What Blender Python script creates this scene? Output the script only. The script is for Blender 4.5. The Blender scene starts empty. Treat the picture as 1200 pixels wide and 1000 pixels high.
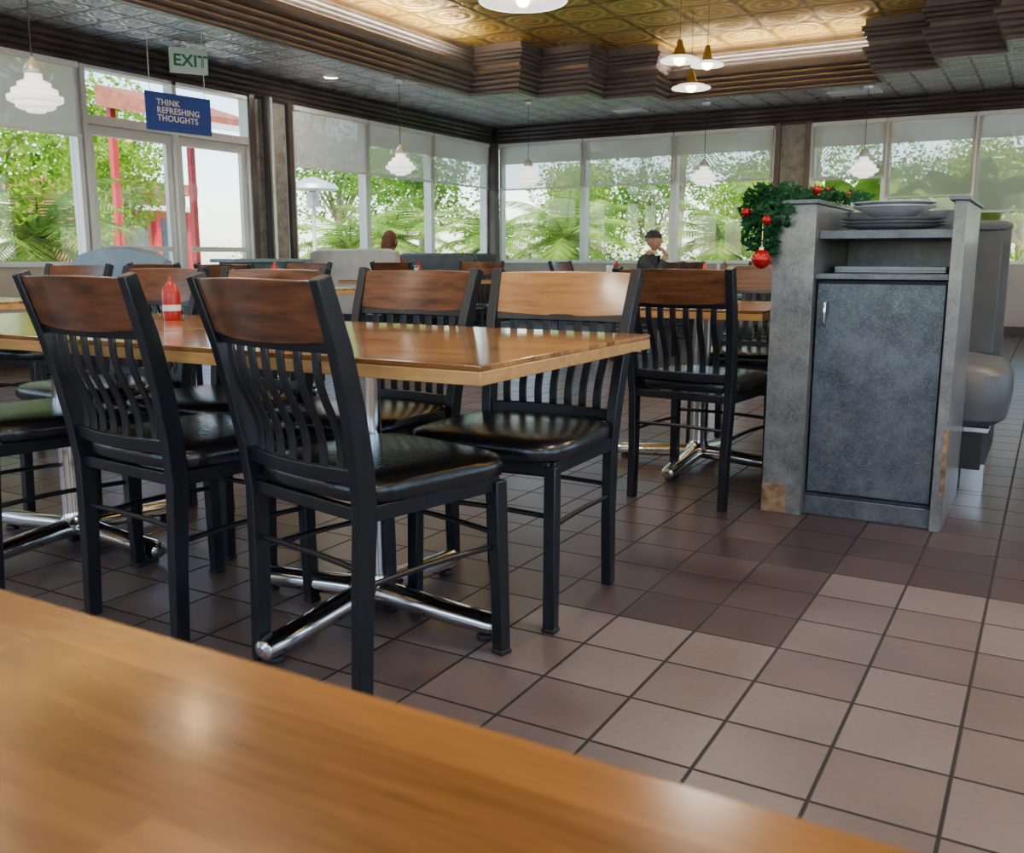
import bpy, bmesh, math, random
from mathutils import Vector, Matrix, geometry
random.seed(11)
R=math.radians
scene=bpy.context.scene

# ------------------------------------------------------------------ nodes
def newmat(name):
    m=bpy.data.materials.new(name); m.use_nodes=True
    nt=m.node_tree; nt.nodes.clear()
    out=nt.nodes.new('ShaderNodeOutputMaterial')
    return m,nt,out
def setin(nt,sock,v):
    if hasattr(v,'is_output') or isinstance(v,bpy.types.NodeSocket): nt.links.new(v,sock)
    else:
        if hasattr(sock.default_value,'__len__') and hasattr(v,'__len__') and len(sock.default_value)==4 and len(v)==3: v=(*v,1)
        sock.default_value=v
def mth(nt,op,a,b=None,c=None):
    n=nt.nodes.new('ShaderNodeMath'); n.operation=op
    setin(nt,n.inputs[0],a)
    if b is not None: setin(nt,n.inputs[1],b)
    if c is not None: setin(nt,n.inputs[2],c)
    return n.outputs[0]
def mixc(nt,f,a,b,mode='MIX'):
    n=nt.nodes.new('ShaderNodeMix'); n.data_type='RGBA'; n.blend_type=mode
    setin(nt,n.inputs[0],f); setin(nt,n.inputs[6],a); setin(nt,n.inputs[7],b)
    return n.outputs[2]
def coords(nt):
    t=nt.nodes.new('ShaderNodeTexCoord'); s=nt.nodes.new('ShaderNodeSeparateXYZ')
    nt.links.new(t.outputs['Object'],s.inputs[0]); return t.outputs['Object'],s.outputs[0],s.outputs[1],s.outputs[2]
def comb(nt,x,y,z):
    n=nt.nodes.new('ShaderNodeCombineXYZ')
    for i,v in enumerate((x,y,z)): setin(nt,n.inputs[i],v)
    return n.outputs[0]
def noise_t(nt,vec,scale,detail=3,rough=.5):
    n=nt.nodes.new('ShaderNodeTexNoise'); nt.links.new(vec,n.inputs['Vector'])
    n.inputs['Scale'].default_value=scale; n.inputs['Detail'].default_value=detail; n.inputs['Roughness'].default_value=rough
    return n.outputs['Fac']
def wnoise(nt,vec):
    n=nt.nodes.new('ShaderNodeTexWhiteNoise'); n.noise_dimensions='3D'; nt.links.new(vec,n.inputs['Vector']); return n.outputs['Value']
def ramp(nt,f,a,b):
    n=nt.nodes.new('ShaderNodeMapRange'); n.clamp=True
    setin(nt,n.inputs[0],f); n.inputs[1].default_value=a; n.inputs[2].default_value=b
    return n.outputs[0]
def bumpn(nt,h,strength,dist=.01):
    n=nt.nodes.new('ShaderNodeBump'); n.inputs['Strength'].default_value=strength; n.inputs['Distance'].default_value=dist
    nt.links.new(h,n.inputs['Height']); return n.outputs[0]
def princ(nt,out,col,rough,metal=0,normal=None,coat=0,spec=.5,emit=None,estr=0):
    p=nt.nodes.new('ShaderNodeBsdfPrincipled')
    setin(nt,p.inputs['Base Color'],col); setin(nt,p.inputs['Roughness'],rough); setin(nt,p.inputs['Metallic'],metal)
    p.inputs['Specular IOR Level'].default_value=spec; p.inputs['Coat Weight'].default_value=coat; p.inputs['Coat Roughness'].default_value=.11
    if emit: p.inputs['Emission Color'].default_value=(*emit,1); p.inputs['Emission Strength'].default_value=estr
    if normal is not None: nt.links.new(normal,p.inputs['Normal'])
    nt.links.new(p.outputs[0],out.inputs[0]); return p
def M(name,col,rough=.5,metal=0,var=.12,vs=6,bump=0,bs=60,coat=0,spec=.5,emit=None,estr=0):
    m,nt,out=newmat(name); v,x,y,z=coords(nt)
    n=noise_t(nt,v,vs,4)
    c2=tuple(max(0,c*(1-var*1.6)) for c in col); c1=tuple(min(1,c*(1+var)) for c in col)
    c=mixc(nt,ramp(nt,n,.3,.7),c2,c1)
    nor=bumpn(nt,noise_t(nt,v,bs,3),bump) if bump else None
    princ(nt,out,c,rough,metal,nor,coat,spec,emit,estr); return m

def wood(name,c1,c2,strip=0,rough=.3,coat=.4,gs=1.0,cw=.5,a=.25,bb=.75):
    m,nt,out=newmat(name); v,x,y,z=coords(nt)
    if strip:
        ys=mth(nt,'FLOOR',mth(nt,'DIVIDE',y,strip))
        off=wnoise(nt,comb(nt,ys,3.1,0.))
        xs=mth(nt,'FLOOR',mth(nt,'ADD',mth(nt,'DIVIDE',x,.42),mth(nt,'MULTIPLY',off,5.)))
        cell=wnoise(nt,comb(nt,xs,ys,1.7))
        gv=comb(nt,mth(nt,'ADD',mth(nt,'MULTIPLY',x,2.2),mth(nt,'MULTIPLY',cell,9.)),mth(nt,'MULTIPLY',y,28.),mth(nt,'MULTIPLY',z,10.))
        g=noise_t(nt,gv,1.6,6,.68)
        g=ramp(nt,g,.28,.72)
        f=mth(nt,'ADD',mth(nt,'MULTIPLY',cell,cw),mth(nt,'MULTIPLY',g,1-cw))
    else:
        oi=nt.nodes.new('ShaderNodeObjectInfo')
        xo=mth(nt,'ADD',x,mth(nt,'MULTIPLY',oi.outputs['Random'],7.))
        gv=comb(nt,mth(nt,'MULTIPLY',xo,3.*gs),mth(nt,'MULTIPLY',y,14.*gs),mth(nt,'MULTIPLY',z,26.*gs))
        f=noise_t(nt,gv,1.8,6,.68)
    c=mixc(nt,ramp(nt,f,a,bb),c1,c2)
    princ(nt,out,c,rough,0,None,coat); return m

# -- materials
TP=.212
def floor_mat():
    m,nt,out=newmat('quarry_tile'); v,x,y,z=coords(nt)
    tx=mth(nt,'DIVIDE',mth(nt,'ADD',x,.087),TP); ty=mth(nt,'DIVIDE',mth(nt,'SUBTRACT',y,1.566),TP)
    ix=mth(nt,'FLOOR',tx); iy=mth(nt,'FLOOR',ty)
    fx=mth(nt,'ABSOLUTE',mth(nt,'SUBTRACT',mth(nt,'FRACT',tx),.5)); fy=mth(nt,'ABSOLUTE',mth(nt,'SUBTRACT',mth(nt,'FRACT',ty),.5))
    d=mth(nt,'MAXIMUM',fx,fy)
    g=ramp(nt,d,.476,.488)
    cell=wnoise(nt,comb(nt,ix,iy,0.))
    n=noise_t(nt,v,4,4,.5); n2=noise_t(nt,v,60,3,.7)
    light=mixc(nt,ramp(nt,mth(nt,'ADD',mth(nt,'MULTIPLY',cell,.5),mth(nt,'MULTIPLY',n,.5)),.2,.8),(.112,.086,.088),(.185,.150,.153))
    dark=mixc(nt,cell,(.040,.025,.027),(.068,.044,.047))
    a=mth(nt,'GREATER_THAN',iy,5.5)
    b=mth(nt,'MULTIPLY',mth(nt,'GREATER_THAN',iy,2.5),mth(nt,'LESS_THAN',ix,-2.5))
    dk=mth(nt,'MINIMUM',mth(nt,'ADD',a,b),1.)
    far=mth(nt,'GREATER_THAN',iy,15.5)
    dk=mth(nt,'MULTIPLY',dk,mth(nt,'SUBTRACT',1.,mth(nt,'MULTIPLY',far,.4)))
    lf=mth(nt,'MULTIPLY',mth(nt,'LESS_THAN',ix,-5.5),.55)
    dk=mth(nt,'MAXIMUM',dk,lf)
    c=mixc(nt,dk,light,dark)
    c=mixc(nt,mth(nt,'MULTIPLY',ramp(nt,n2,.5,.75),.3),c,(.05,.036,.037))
    c=mixc(nt,g,c,(.006,.004,.004))
    rough=mth(nt,'ADD',mth(nt,'MULTIPLY',n,.08),mth(nt,'ADD',.27,mth(nt,'ADD',mth(nt,'MULTIPLY',cell,.04),mth(nt,'MULTIPLY',g,.5))))
    h=mth(nt,'ADD',mth(nt,'MULTIPLY',mth(nt,'SUBTRACT',1.,g),1.),mth(nt,'MULTIPLY',n2,.05))
    princ(nt,out,c,rough,0,bumpn(nt,h,.4,.004),0,.55); return m
def tin_mat(name,c1,c2,rough,size=.31,metal=.7,bs=.5,seam=.5,rel=.35):
    m,nt,out=newmat(name); v,x,y,z=coords(nt)
    fx=mth(nt,'SUBTRACT',mth(nt,'FRACT',mth(nt,'DIVIDE',x,size)),.5); fy=mth(nt,'SUBTRACT',mth(nt,'FRACT',mth(nt,'DIVIDE',y,size)),.5)
    ax=mth(nt,'ABSOLUTE',fx); ay=mth(nt,'ABSOLUTE',fy)
    sq=mth(nt,'MAXIMUM',ax,ay)
    r=mth(nt,'SQRT',mth(nt,'ADD',mth(nt,'MULTIPLY',fx,fx),mth(nt,'MULTIPLY',fy,fy)))
    ang=mth(nt,'ARCTAN2',fy,fx)
    pet=mth(nt,'MULTIPLY',mth(nt,'ADD',mth(nt,'SINE',mth(nt,'MULTIPLY',ang,8.)),1.),ramp(nt,r,.36,.05))
    ring=mth(nt,'SINE',mth(nt,'MULTIPLY',r,36.))
    bord=ramp(nt,sq,.42,.49)
    h=mth(nt,'ADD',mth(nt,'ADD',mth(nt,'MULTIPLY',pet,.5),mth(nt,'MULTIPLY',ring,.45)),mth(nt,'MULTIPLY',bord,1.5))
    n=noise_t(nt,v,2.5,4)
    c=mixc(nt,ramp(nt,n,.3,.7),c1,c2)
    c=mixc(nt,mth(nt,'MULTIPLY',ramp(nt,ring,.4,-1.),rel),c,tuple(k*.42 for k in c1))  # relief shading put into the colour: ring hollows darker
    c=mixc(nt,mth(nt,'MULTIPLY',bord,seam),c,tuple(k*.25 for k in c1))
    princ(nt,out,c,rough,metal,bumpn(nt,h,bs,.012)); return m
def glass_mat():
    m,nt,out=newmat('window_glass')
    t=nt.nodes.new('ShaderNodeBsdfTransparent'); t.inputs[0].default_value=(.96,.98,.97,1)
    g=nt.nodes.new('ShaderNodeBsdfGlossy'); g.inputs['Roughness'].default_value=.02
    x=nt.nodes.new('ShaderNodeMixShader'); x.inputs[0].default_value=.04
    nt.links.new(t.outputs[0],x.inputs[1]); nt.links.new(g.outputs[0],x.inputs[2]); nt.links.new(x.outputs[0],out.inputs[0]); return m
def shade_mat(name,col,tr):
    m,nt,out=newmat(name)
    v,xx,yy,zz=coords(nt)
    c=mixc(nt,noise_t(nt,v,3,2),tuple(k*.93 for k in col),col)
    t=nt.nodes.new('ShaderNodeBsdfTransparent')
    d=nt.nodes.new('ShaderNodeBsdfDiffuse'); nt.links.new(c,d.inputs[0])
    l=nt.nodes.new('ShaderNodeBsdfTranslucent'); nt.links.new(c,l.inputs[0])
    a=nt.nodes.new('ShaderNodeMixShader'); a.inputs[0].default_value=.35
    b=nt.nodes.new('ShaderNodeMixShader'); b.inputs[0].default_value=tr
    nt.links.new(d.outputs[0],a.inputs[1]); nt.links.new(l.outputs[0],a.inputs[2])
    nt.links.new(a.outputs[0],b.inputs[1]); nt.links.new(t.outputs[0],b.inputs[2]); nt.links.new(b.outputs[0],out.inputs[0]); return m
def leaf_mat(name,c1,c2):
    m,nt,out=newmat(name); v,x,y,z=coords(nt)
    c=mixc(nt,ramp(nt,noise_t(nt,v,1.7,4,.7),.35,.65),c1,c2)
    d=nt.nodes.new('ShaderNodeBsdfDiffuse'); nt.links.new(c,d.inputs[0])
    l=nt.nodes.new('ShaderNodeBsdfTranslucent'); nt.links.new(c,l.inputs[0])
    a=nt.nodes.new('ShaderNodeMixShader'); a.inputs[0].default_value=.4
    nt.links.new(d.outputs[0],a.inputs[1]); nt.links.new(l.outputs[0],a.inputs[2]); nt.links.new(a.outputs[0],out.inputs[0]); return m
def laminate(name,c1,c2,c3,rough=.4,metal=0.,s1=9,s2=200,k=.4,k2=.25):
    m,nt,out=newmat(name); v,x,y,z=coords(nt)
    n=noise_t(nt,v,s1,7,.75); n2=noise_t(nt,v,s2,3,.65); n3=noise_t(nt,v,s2*.45,3,.7)
    c=mixc(nt,ramp(nt,n,.36,.64),c1,c2)
    c=mixc(nt,mth(nt,'MULTIPLY',ramp(nt,n2,.52,.66),k),c,c3)
    c=mixc(nt,mth(nt,'MULTIPLY',ramp(nt,n3,.54,.68),k2),c,tuple(q*.4 for q in c1))
    princ(nt,out,c,mth(nt,'ADD',mth(nt,'MULTIPLY',n,.2),rough-.1),metal,None,.1); return m

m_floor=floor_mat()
m_tin=tin_mat('silver_tin',(.70,.70,.69),(.90,.90,.89),.26,.31,.55,.6,.5,.3)
m_gold=tin_mat('gold_tin',(.85,.50,.07),(1.0,.70,.18),.32,.6,.35,.9,.75,.6)
m_glass=glass_mat()
m_shade=shade_mat('roller_shade_fabric',(.60,.56,.48),.38)
m_shade2=shade_mat('roller_shade_dense',(.60,.57,.51),.06)
m_black=M('black_powder_coat',(.006,.007,.012),.36,.0,.2,12,.08,180)
m_vinyl=M('black_vinyl',(.008,.008,.010),.25,0,.2,9,.15,70,.12)
m_walnut=wood('walnut_crest',(.030,.010,.005),(.18,.068,.028),0,.28,.3,1,.5,.32,.70)
m_oak=wood('oak_crest',(.22,.09,.024),(.46,.22,.07),0,.3,.3,1,.5,.3,.7)
m_top=wood('table_wood',(.17,.070,.020),(.44,.215,.070),.05,.16,.65)
m_edge=wood('table_edge_wood',(.36,.18,.06),(.58,.34,.13),0,.25,.4)
m_near=wood('near_table_wood',(.080,.032,.009),(.27,.120,.033),.085,.20,.5,1,.38,.12,.88)
m_chrome=M('chrome',(.80,.81,.84),.12,1,.03,5)
m_alu=M('aluminium_frame',(.66,.67,.68),.38,.5,.05,5)
m_white=M('white_paint',(.75,.75,.72),.5,0,.05,4)
m_brown=M('brown_trim',(.090,.072,.070),.28,.3,.2,4)
m_crown=M('bronze_crown',(.24,.205,.205),.28,.35,.12,3)
m_wall=M('wall_paint',(.42,.38,.33),.6,0,.08,3)
m_pillar=laminate('pillar_laminate',(.16,.14,.13),(.38,.36,.34),(.10,.08,.08),.4,0,8,120,.6)
m_lam=laminate('station_laminate',(.052,.064,.085),(.130,.152,.185),(.26,.29,.33),.36,.4)
m_lam2=laminate('station_worn_laminate',(.10,.105,.115),(.24,.245,.255),(.33,.33,.33),.36,.4,7,160,.4)
m_lamdoor=laminate('station_door_laminate',(.050,.064,.090),(.118,.142,.180),(.26,.30,.35),.34,.45)
m_raw=M('raw_particleboard',(.22,.14,.08),.8,0,.45,30)
m_dark=M('dark_interior',(.015,.015,.018),.6)
m_booth=M('booth_vinyl_grey',(.070,.074,.084),.46,0,.15,6,.1,50)
m_boothb=M('booth_vinyl_blue',(.18,.25,.33),.45,0,.12,6)
m_boothl=M('booth_panel_light',(.46,.45,.44),.5,0,.1,8)
m_ceram=M('ceramic_grey',(.34,.39,.46),.22,0,.1,8)
m_red=M('ketchup_red',(.40,.013,.010),.3,0,.1,8)
m_redball=M('ornament_red',(.40,.012,.014),.15,.4,.1,8)
m_glasswhite=M('milk_glass',(.88,.87,.84),.22,0,.03,5,emit=(1,.95,.88),estr=1.6)
m_bulb=M('lamp_bulb',(1,.9,.7),.4,0,0,5,emit=(1,.62,.24),estr=34)
m_brass=M('brass',(.70,.50,.22),.25,1,.08,5)
m_blue=M('sign_blue',(.010,.050,.34),.5,0,.06,5)
m_green=M('exit_green',(.004,.17,.08),.5,0,.03,5)
m_signw=M('sign_white',(.8,.8,.78),.5,0,.02,5)
m_exitface=M('exit_face',(.55,.72,.62),.4,0,.03,5)
m_skin=M('skin',(.50,.28,.19),.5,0,.08,12)
m_shirt=M('shirt_dark',(.05,.06,.08),.8,0,.2,12)
m_shirt2=M('shirt_maroon',(.20,.05,.05),.8,0,.2,12)
m_pants=M('trousers',(.06,.065,.09),.8,0,.2,12)
m_hair=M('hair_grey',(.30,.27,.24),.7,0,.3,40)
m_hair2=M('hair_auburn',(.13,.04,.018),.6,0,.3,40)
m_cap=M('cap_cloth',(.045,.045,.055),.8,0,.2,12)
m_leafA=leaf_mat('leaf_bright',(.07,.21,.008),(.38,.52,.045))
m_leafB=leaf_mat('leaf_mid',(.035,.14,.012),(.21,.37,.038))
m_leafC=leaf_mat('leaf_palm',(.08,.21,.022),(.33,.45,.085))
m_garland=leaf_mat('garland_leaf',(.010,.065,.03),(.06,.19,.09))
m_trunk=M('bark',(.22,.16,.11),.9,0,.3,8,.4,20)
m_concrete=M('concrete',(.58,.56,.52),.85,0,.15,1.5)
m_grass=M('grass',(.14,.26,.04),.9,0,.3,2)
m_stucco=M('stucco_white',(.74,.72,.70),.85,0,.08,2)
m_redp=M('red_paint',(.45,.025,.03),.5,0,.1,3)
m_rose=M('rose_stucco',(.44,.12,.075),.85,0,.1,2)
m_roof=M('terracotta_roof',(.33,.10,.055),.8,0,.2,6)
m_paper=M('paper_white',(.75,.75,.74),.6,0,.05,10)
m_rubber=M('rubber',(.01,.01,.01),.6)

# ------------------------------------------------------------------ builder
class B:
    def __init__(s): s.v=[];s.f=[];s.mi=[];s.mats=[]
    def m(s,mat):
        if mat not in s.mats: s.mats.append(mat)
        return s.mats.index(mat)
    def add(s,vs,fs,mat,mtx=None):
        o=len(s.v)
        for p in vs:
            p=Vector(p)
            if mtx is not None: p=mtx@p
            s.v.append(tuple(p))
        k=s.m(mat)
        for f in fs: s.f.append(tuple(i+o for i in f)); s.mi.append(k)
    def box(s,x0,x1,y0,y1,z0,z1,mat,mtx=None):
        s.add([(x0,y0,z0),(x1,y0,z0),(x1,y1,z0),(x0,y1,z0),(x0,y0,z1),(x1,y0,z1),(x1,y1,z1),(x0,y1,z1)],
              [(0,3,2,1),(4,5,6,7),(0,1,5,4),(1,2,6,5),(2,3,7,6),(3,0,4,7)],mat,mtx)
    def loft(s,rings,mat,cap=True,closed=True,mtx=None):
        n=len(rings[0]); vs=[p for r in rings for p in r]; fs=[]
        for i in range(len(rings)-1):
            for j in range(n if closed else n-1):
                k=(j+1)%n; fs.append((i*n+j,i*n+k,(i+1)*n+k,(i+1)*n+j))
        if cap: fs.append(tuple(range(n))[::-1]); fs.append(tuple(range((len(rings)-1)*n,len(rings)*n)))
        s.add(vs,fs,mat,mtx)
    def tube(s,path,rad,mat,seg=10,flat=1.0,mtx=None):
        path=[Vector(p) for p in path]; rings=[]
        if not hasattr(rad,'__len__'): rad=[rad]*len(path)
        ref=None
        for i,p in enumerate(path):
            t=(path[min(i+1,len(path)-1)]-path[max(i-1,0)]).normalized()
            if ref is None: ref=Vector((0,0,1)) if abs(t.z)<.8 else Vector((0,1,0))
            a=t.cross(ref).normalized(); b=a.cross(t).normalized(); ref=b
            rings.append([tuple(p+a*math.cos(2*math.pi*k/seg)*rad[i]+b*math.sin(2*math.pi*k/seg)*rad[i]*flat) for k in range(seg)])
        s.loft(rings,mat,mtx=mtx)
    def sweep(s,path,w,d,mat,side=(1,0,0),mtx=None):
        path=[Vector(p) for p in path]; side=Vector(side); rings=[]
        for i,p in enumerate(path):
            t=(path[min(i+1,len(path)-1)]-path[max(i-1,0)]).normalized()
            n=t.cross(side).normalized(); sd=n.cross(t).normalized()
            dd=d[i] if hasattr(d,'__len__') else d
            rings.append([tuple(p+sd*a*w/2+n*b*dd/2) for a,b in ((-1,-1),(1,-1),(1,1),(-1,1))])
        s.loft(rings,mat,mtx=mtx)
    def lathe(s,prof,c,mat,seg=28,mtx=None,cap=False):
        rings=[[(c[0]+r*math.cos(2*math.pi*k/seg),c[1]+r*math.sin(2*math.pi*k/seg),c[2]+z) for k in range(seg)] for r,z in prof]
        s.loft(rings,mat,cap=cap,mtx=mtx)
    def cushion(s,cx,cy,z0,w,d,h,mat,n=5,seg=36,taper=0,mtx=None,crown=.25):
        prof=[(.90,0),(.985,.10),(1,.35),(.995,.6),(.96,.78),(.88,.88),(.65,.95),(.35,.99),(.05,1.)]
        rings=[]
        for sc,zz in prof:
            ring=[]
            for k in range(seg):
                a=2*math.pi*k/seg; c,sn=math.cos(a),math.sin(a)
                rr=1/((abs(c)**n+abs(sn)**n)**(1/n))
                x=c*rr*w/2*sc; y=sn*rr*d/2*sc
                x*=1+taper*(y/(d/2))
                ring.append((cx+x,cy+y,z0+zz*h))
            rings.append(ring)
        s.loft(rings,mat,mtx=mtx)
    def sphere(s,c,r,mat,seg=16,rings=10,sc=(1,1,1),mtx=None):
        rs=[]
        for i in range(rings+1):
            t=math.pi*i/rings; q=max(math.sin(t),.02)
            rs.append([(c[0]+r*sc[0]*q*math.cos(2*math.pi*k/seg),c[1]+r*sc[1]*q*math.sin(2*math.pi*k/seg),c[2]-r*sc[2]*math.cos(t)) for k in range(seg)])
        s.loft(rs,mat,mtx=mtx)
    def mesh(s,name,smooth=35,fixn=True):
        me=bpy.data.meshes.new(name); me.from_pydata(s.v,[],s.f)
        for m in s.mats: me.materials.append(m)
        me.polygons.foreach_set('material_index',s.mi)
        if fixn:
            bm=bmesh.new(); bm.from_mesh(me); bmesh.ops.recalc_face_normals(bm,faces=bm.faces); bm.to_mesh(me); bm.free()
        if smooth: me.shade_smooth(); me.set_sharp_from_angle(angle=R(smooth))
        me.update(); return me
    def obj(s,name,loc=(0,0,0),rz=0,bevel=0,smooth=35,parent=None,fixn=True):
        return place(name,s.mesh(name,smooth,fixn),loc,rz,bevel,parent)
def place(name,me,loc=(0,0,0),rz=0,bevel=0,parent=None,scale=1):
    o=bpy.data.objects.new(name,me); scene.collection.objects.link(o)
    o.location=loc; o.rotation_euler=(0,0,rz); o.scale=(scale,)*3
    if bevel:
        b=o.modifiers.new('bevel','BEVEL'); b.width=bevel; b.segments=2; b.limit_method='ANGLE'; b.angle_limit=R(40); b.harden_normals=False
    if parent: o.parent=parent
    return o

# ------------------------------------------------------------------ room shell
XL,YB,ZC=-7.75,12.9,2.9
XR,YF=3.5,-3.5
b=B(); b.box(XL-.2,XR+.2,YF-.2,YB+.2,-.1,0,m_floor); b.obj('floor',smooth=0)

def ywall(name,x0,x1,segs,mats):
    b=B()
    for (y0,y1,z0,z1,mt) in segs: b.box(x0,x1,y0,y1,z0,z1,mt)
    return b.obj(name,smooth=0)
HD=2.67
ywall('wall_left',XL-.18,XL,[
  (YF,-1.2,0,HD,m_wall),(-1.2,5.72,0,.86,m_wall),(3.42,3.5,.86,HD,m_wall),(1.1,1.2,.86,HD,m_wall),
  (7.86,8.34,0,HD,m_pillar),(8.34,12.9,0,.86,m_wall),(YF,YB+.18,HD,3.0,m_brown)],0)
b=B()
b.box(XL,-3.3,YB,YB+.18,0,.86,m_wall); b.box(-3.3,-2.98,YB,YB+.18,0,HD,m_pillar); b.box(-2.98,XR,YB,YB+.18,0,.86,m_wall)
b.box(XL,XR,YB,YB+.18,HD,3.0,m_brown); b.box(3.1,XR,YB,YB+.18,.86,HD,m_wall)
b.obj('wall_back',smooth=0)
b=B()
b.box(XR,XR+.18,YF,YB+.18,0,.86,m_wall); b.box(XR,XR+.18,YF,YB+.18,HD,3.0,m_wall)
for y in (-3.5,-.3,3,6.3,9.6,12.3): b.box(XR,XR+.18,y,y+.6,.86,HD,m_wall)
b.obj('wall_right',smooth=0)
b=B(); b.box(XL-.18,XR+.18,YF-.18,YF,0,.86,m_wall); b.box(XL-.18,XR+.18,YF-.18,YF,HD,3.0,m_wall)
for x in (-7.93,-5,-2,1,3.2): b.box(x,x+.5,YF-.18,YF,.86,HD,m_wall)
b.obj('wall_front',smooth=0)
b=B(); b.box(XL+.001,XL+.14,YB-.14,YB-.001,0,HD-.001,m_brown); b.obj('trim_1',bevel=.01)
b=B()
for y0 in (7.76,8.35):
    b.box(XL+.001,XL+.05,y0,y0+.07,0,HD-.001,m_brown)
b.tube([(XL+.10,7.93,0),(XL+.10,7.93,HD)],.035,m_dark); b.tube([(XL+.10,8.02,0),(XL+.10,8.02,HD)],.022,m_alu)
b.obj('trim_2')
b=B()
for x0 in (-3.37,-2.98): b.box(x0,x0+.07,YB-.05,YB-.001,0,HD-.001,m_brown)
b.obj('trim_3')
def cornice(name,axis):
    b=B(); prof=[(0,HD-.02)]
    z=HD-.02
    for i in range(4):
        for k in range(5):
            t=k/4; prof.append((.03+.02*i+.016*math.sin(math.pi*t),z+.052*t))
        z+=.056
    prof.append((0,ZC-.004))
    rings=[]
    if axis=='y':
        for yy in (YF+.01,YB-.16): rings.append([(XL+.002+o,yy,zz) for o,zz in prof])
    else:
        for xx in (XL+.16,XR-.01): rings.append([(xx,YB-.002-o,zz) for o,zz in prof])
    b.loft(rings,m_brown); return b.obj(name)
cornice('trim_4','y'); cornice('trim_5','x')
b=B(); b.box(XL+.001,XL+.02,YF,5.7,0,.12,m_brown); b.box(XL+.001,XL+.02,8.45,YB-.15,0,.12,m_brown); b.obj('baseboard_left')
b=B(); b.box(XL+.15,-3.4,YB-.02,YB-.001,0,.12,m_brown); b.box(-2.9,XR,YB-.02,YB-.001,0,.12,m_brown); b.obj('baseboard_back')

wn=[0]
def window(axis,a0,a1,z0=.86,z1=HD,shade=2.0,smat=None,rail=None,ft=.045):
    wn[0]+=1; b=B(); f=ft
    def bx(u0,u1,w0,w1,zz0,zz1,mt):
        if axis=='y': b.box(XL-w1,XL-w0,u0,u1,zz0,zz1,mt)
        elif axis=='x': b.box(u0,u1,YB+w0,YB+w1,zz0,zz1,mt)
        elif axis=='r': b.box(XR+w0,XR+w1,u0,u1,zz0,zz1,mt)
        else: b.box(u0,u1,YF-w1,YF-w0,zz0,zz1,mt)
    bx(a0,a0+f,-.02,.10,z0,z1,m_alu); bx(a1-f,a1,-.02,.10,z0,z1,m_alu)
    bx(a0+f,a1-f,-.02,.10,z0,z0+f,m_alu); bx(a0+f,a1-f,-.02,.10,z1-f,z1,m_alu)
    if rail: bx(a0+f,a1-f,-.015,.09,rail,rail+.06,m_alu)
    bx(a0+f,a1-f,.05,.056,z0+f,z1-f,m_glass)
    b.obj('window_%d'%wn[0],smooth=0)
    if shade:
        s=B(); g=.012
        def sx(u0,u1,w0,w1,zz0,zz1,mt):
            if axis=='y': s.box(XL+w0,XL+w1,u0,u1,zz0,zz1,mt)
            else: s.box(u0,u1,YB-w1,YB-w0,zz0,zz1,mt)
        def sheet(off,zb,mt):
            if axis=='y': s.add([(XL+off,a0+g,zb),(XL+off,a1-g,zb),(XL+off,a1-g,z1-.03),(XL+off,a0+g,z1-.03)],[(0,1,2,3)],mt)
            else: s.add([(a0+g,YB-off,zb),(a1-g,YB-off,zb),(a1-g,YB-off,z1-.03),(a0+g,YB-off,z1-.03)],[(0,1,2,3)],mt)
        sheet(.035,shade,smat or m_shade)
        if smat is None: sheet(.042,2.34,m_shade2)
        sx(a0+g,a1-g,.025,.045,shade-.025,shade,m_white)
        sx(a0+g,a1-g,.022,.03+.03,z1-.07,z1-.022,m_white)
        s.obj('roller_shade',smooth=0,fixn=False)
for a0,a1,sh,sm in ((-1.2,1.1,2.0,m_shade2),(1.2,3.42,2.0,m_shade2),(3.5,5.7,2.03,m_shade2),(8.43,9.8,2.0,m_shade2),(9.8,11.25,2.0,None),(11.25,12.75,2.0,None)):
    window('y',a0,a1,shade=sh,smat=sm)
for a0,a1,sh in ((-7.6,-6.17,1.98),(-6.17,-4.77,1.98),(-4.77,-3.38,1.98),(-2.9,-1.98,1.95),(-1.98,-.97,1.70),(-.97,.05,1.50),(.05,1.07,1.6),(1.07,2.08,1.6),(2.08,3.1,1.6)):
    window('x',a0,a1,shade=sh)
for a0,a1 in ((-2.9,-.3),(.3,3),(3.6,6.3),(6.9,9.6),(10.2,12.3)): window('r',a0,a1,shade=None)
for a0,a1 in ((-7.43,-5),(-4.5,-2),(-1.5,1),(1.5,3.2)): window('f',a0,a1,shade=None)

b=B()
X0,X1=XL-.10,XL+.03
for y in (5.72,6.74,7.76-.02): b.box(X0,X1,y,y+.05,0,HD,m_alu)
b.box(X0,X1,5.77,6.74,2.14,2.22,m_alu); b.box(X0,X1,6.79,7.74,2.14,2.22,m_alu); b.box(X0,X1,5.77,7.74,HD-.05,HD-.001,m_alu)
b.box(XL-.04,XL-.034,5.77,6.74,2.22,HD-.05,m_glass); b.box(XL-.04,XL-.034,6.79,7.74,2.22,HD-.05,m_glass)
b.obj('door_frame',smooth=0)
for i,(y0,y1) in enumerate(((5.775,6.735),(6.795,7.735))):
    b=B(); xa,xb=XL-.07,XL-.02
    b.box(xa,xb,y0,y0+.07,.01,2.135,m_alu); b.box(xa,xb,y1-.07,y1,.01,2.135,m_alu)
    b.box(xa,xb,y0+.07,y1-.07,.01,.25,m_alu); b.box(xa,xb,y0+.07,y1-.07,2.05,2.135,m_alu)
    b.box(XL-.048,XL-.042,y0+.07,y1-.07,.25,2.05,m_glass)
    b.box(xb+.03,xb+.05,y0+.1,y1-.1,1.0,1.05,m_alu); b.box(xb,xb+.03,y0+.12,y0+.15,1.0,1.05,m_alu); b.box(xb,xb+.03,y1-.15,y1-.12,1.0,1.05,m_alu)
    b.obj('door_%d'%(i+1),smooth=0)

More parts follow.
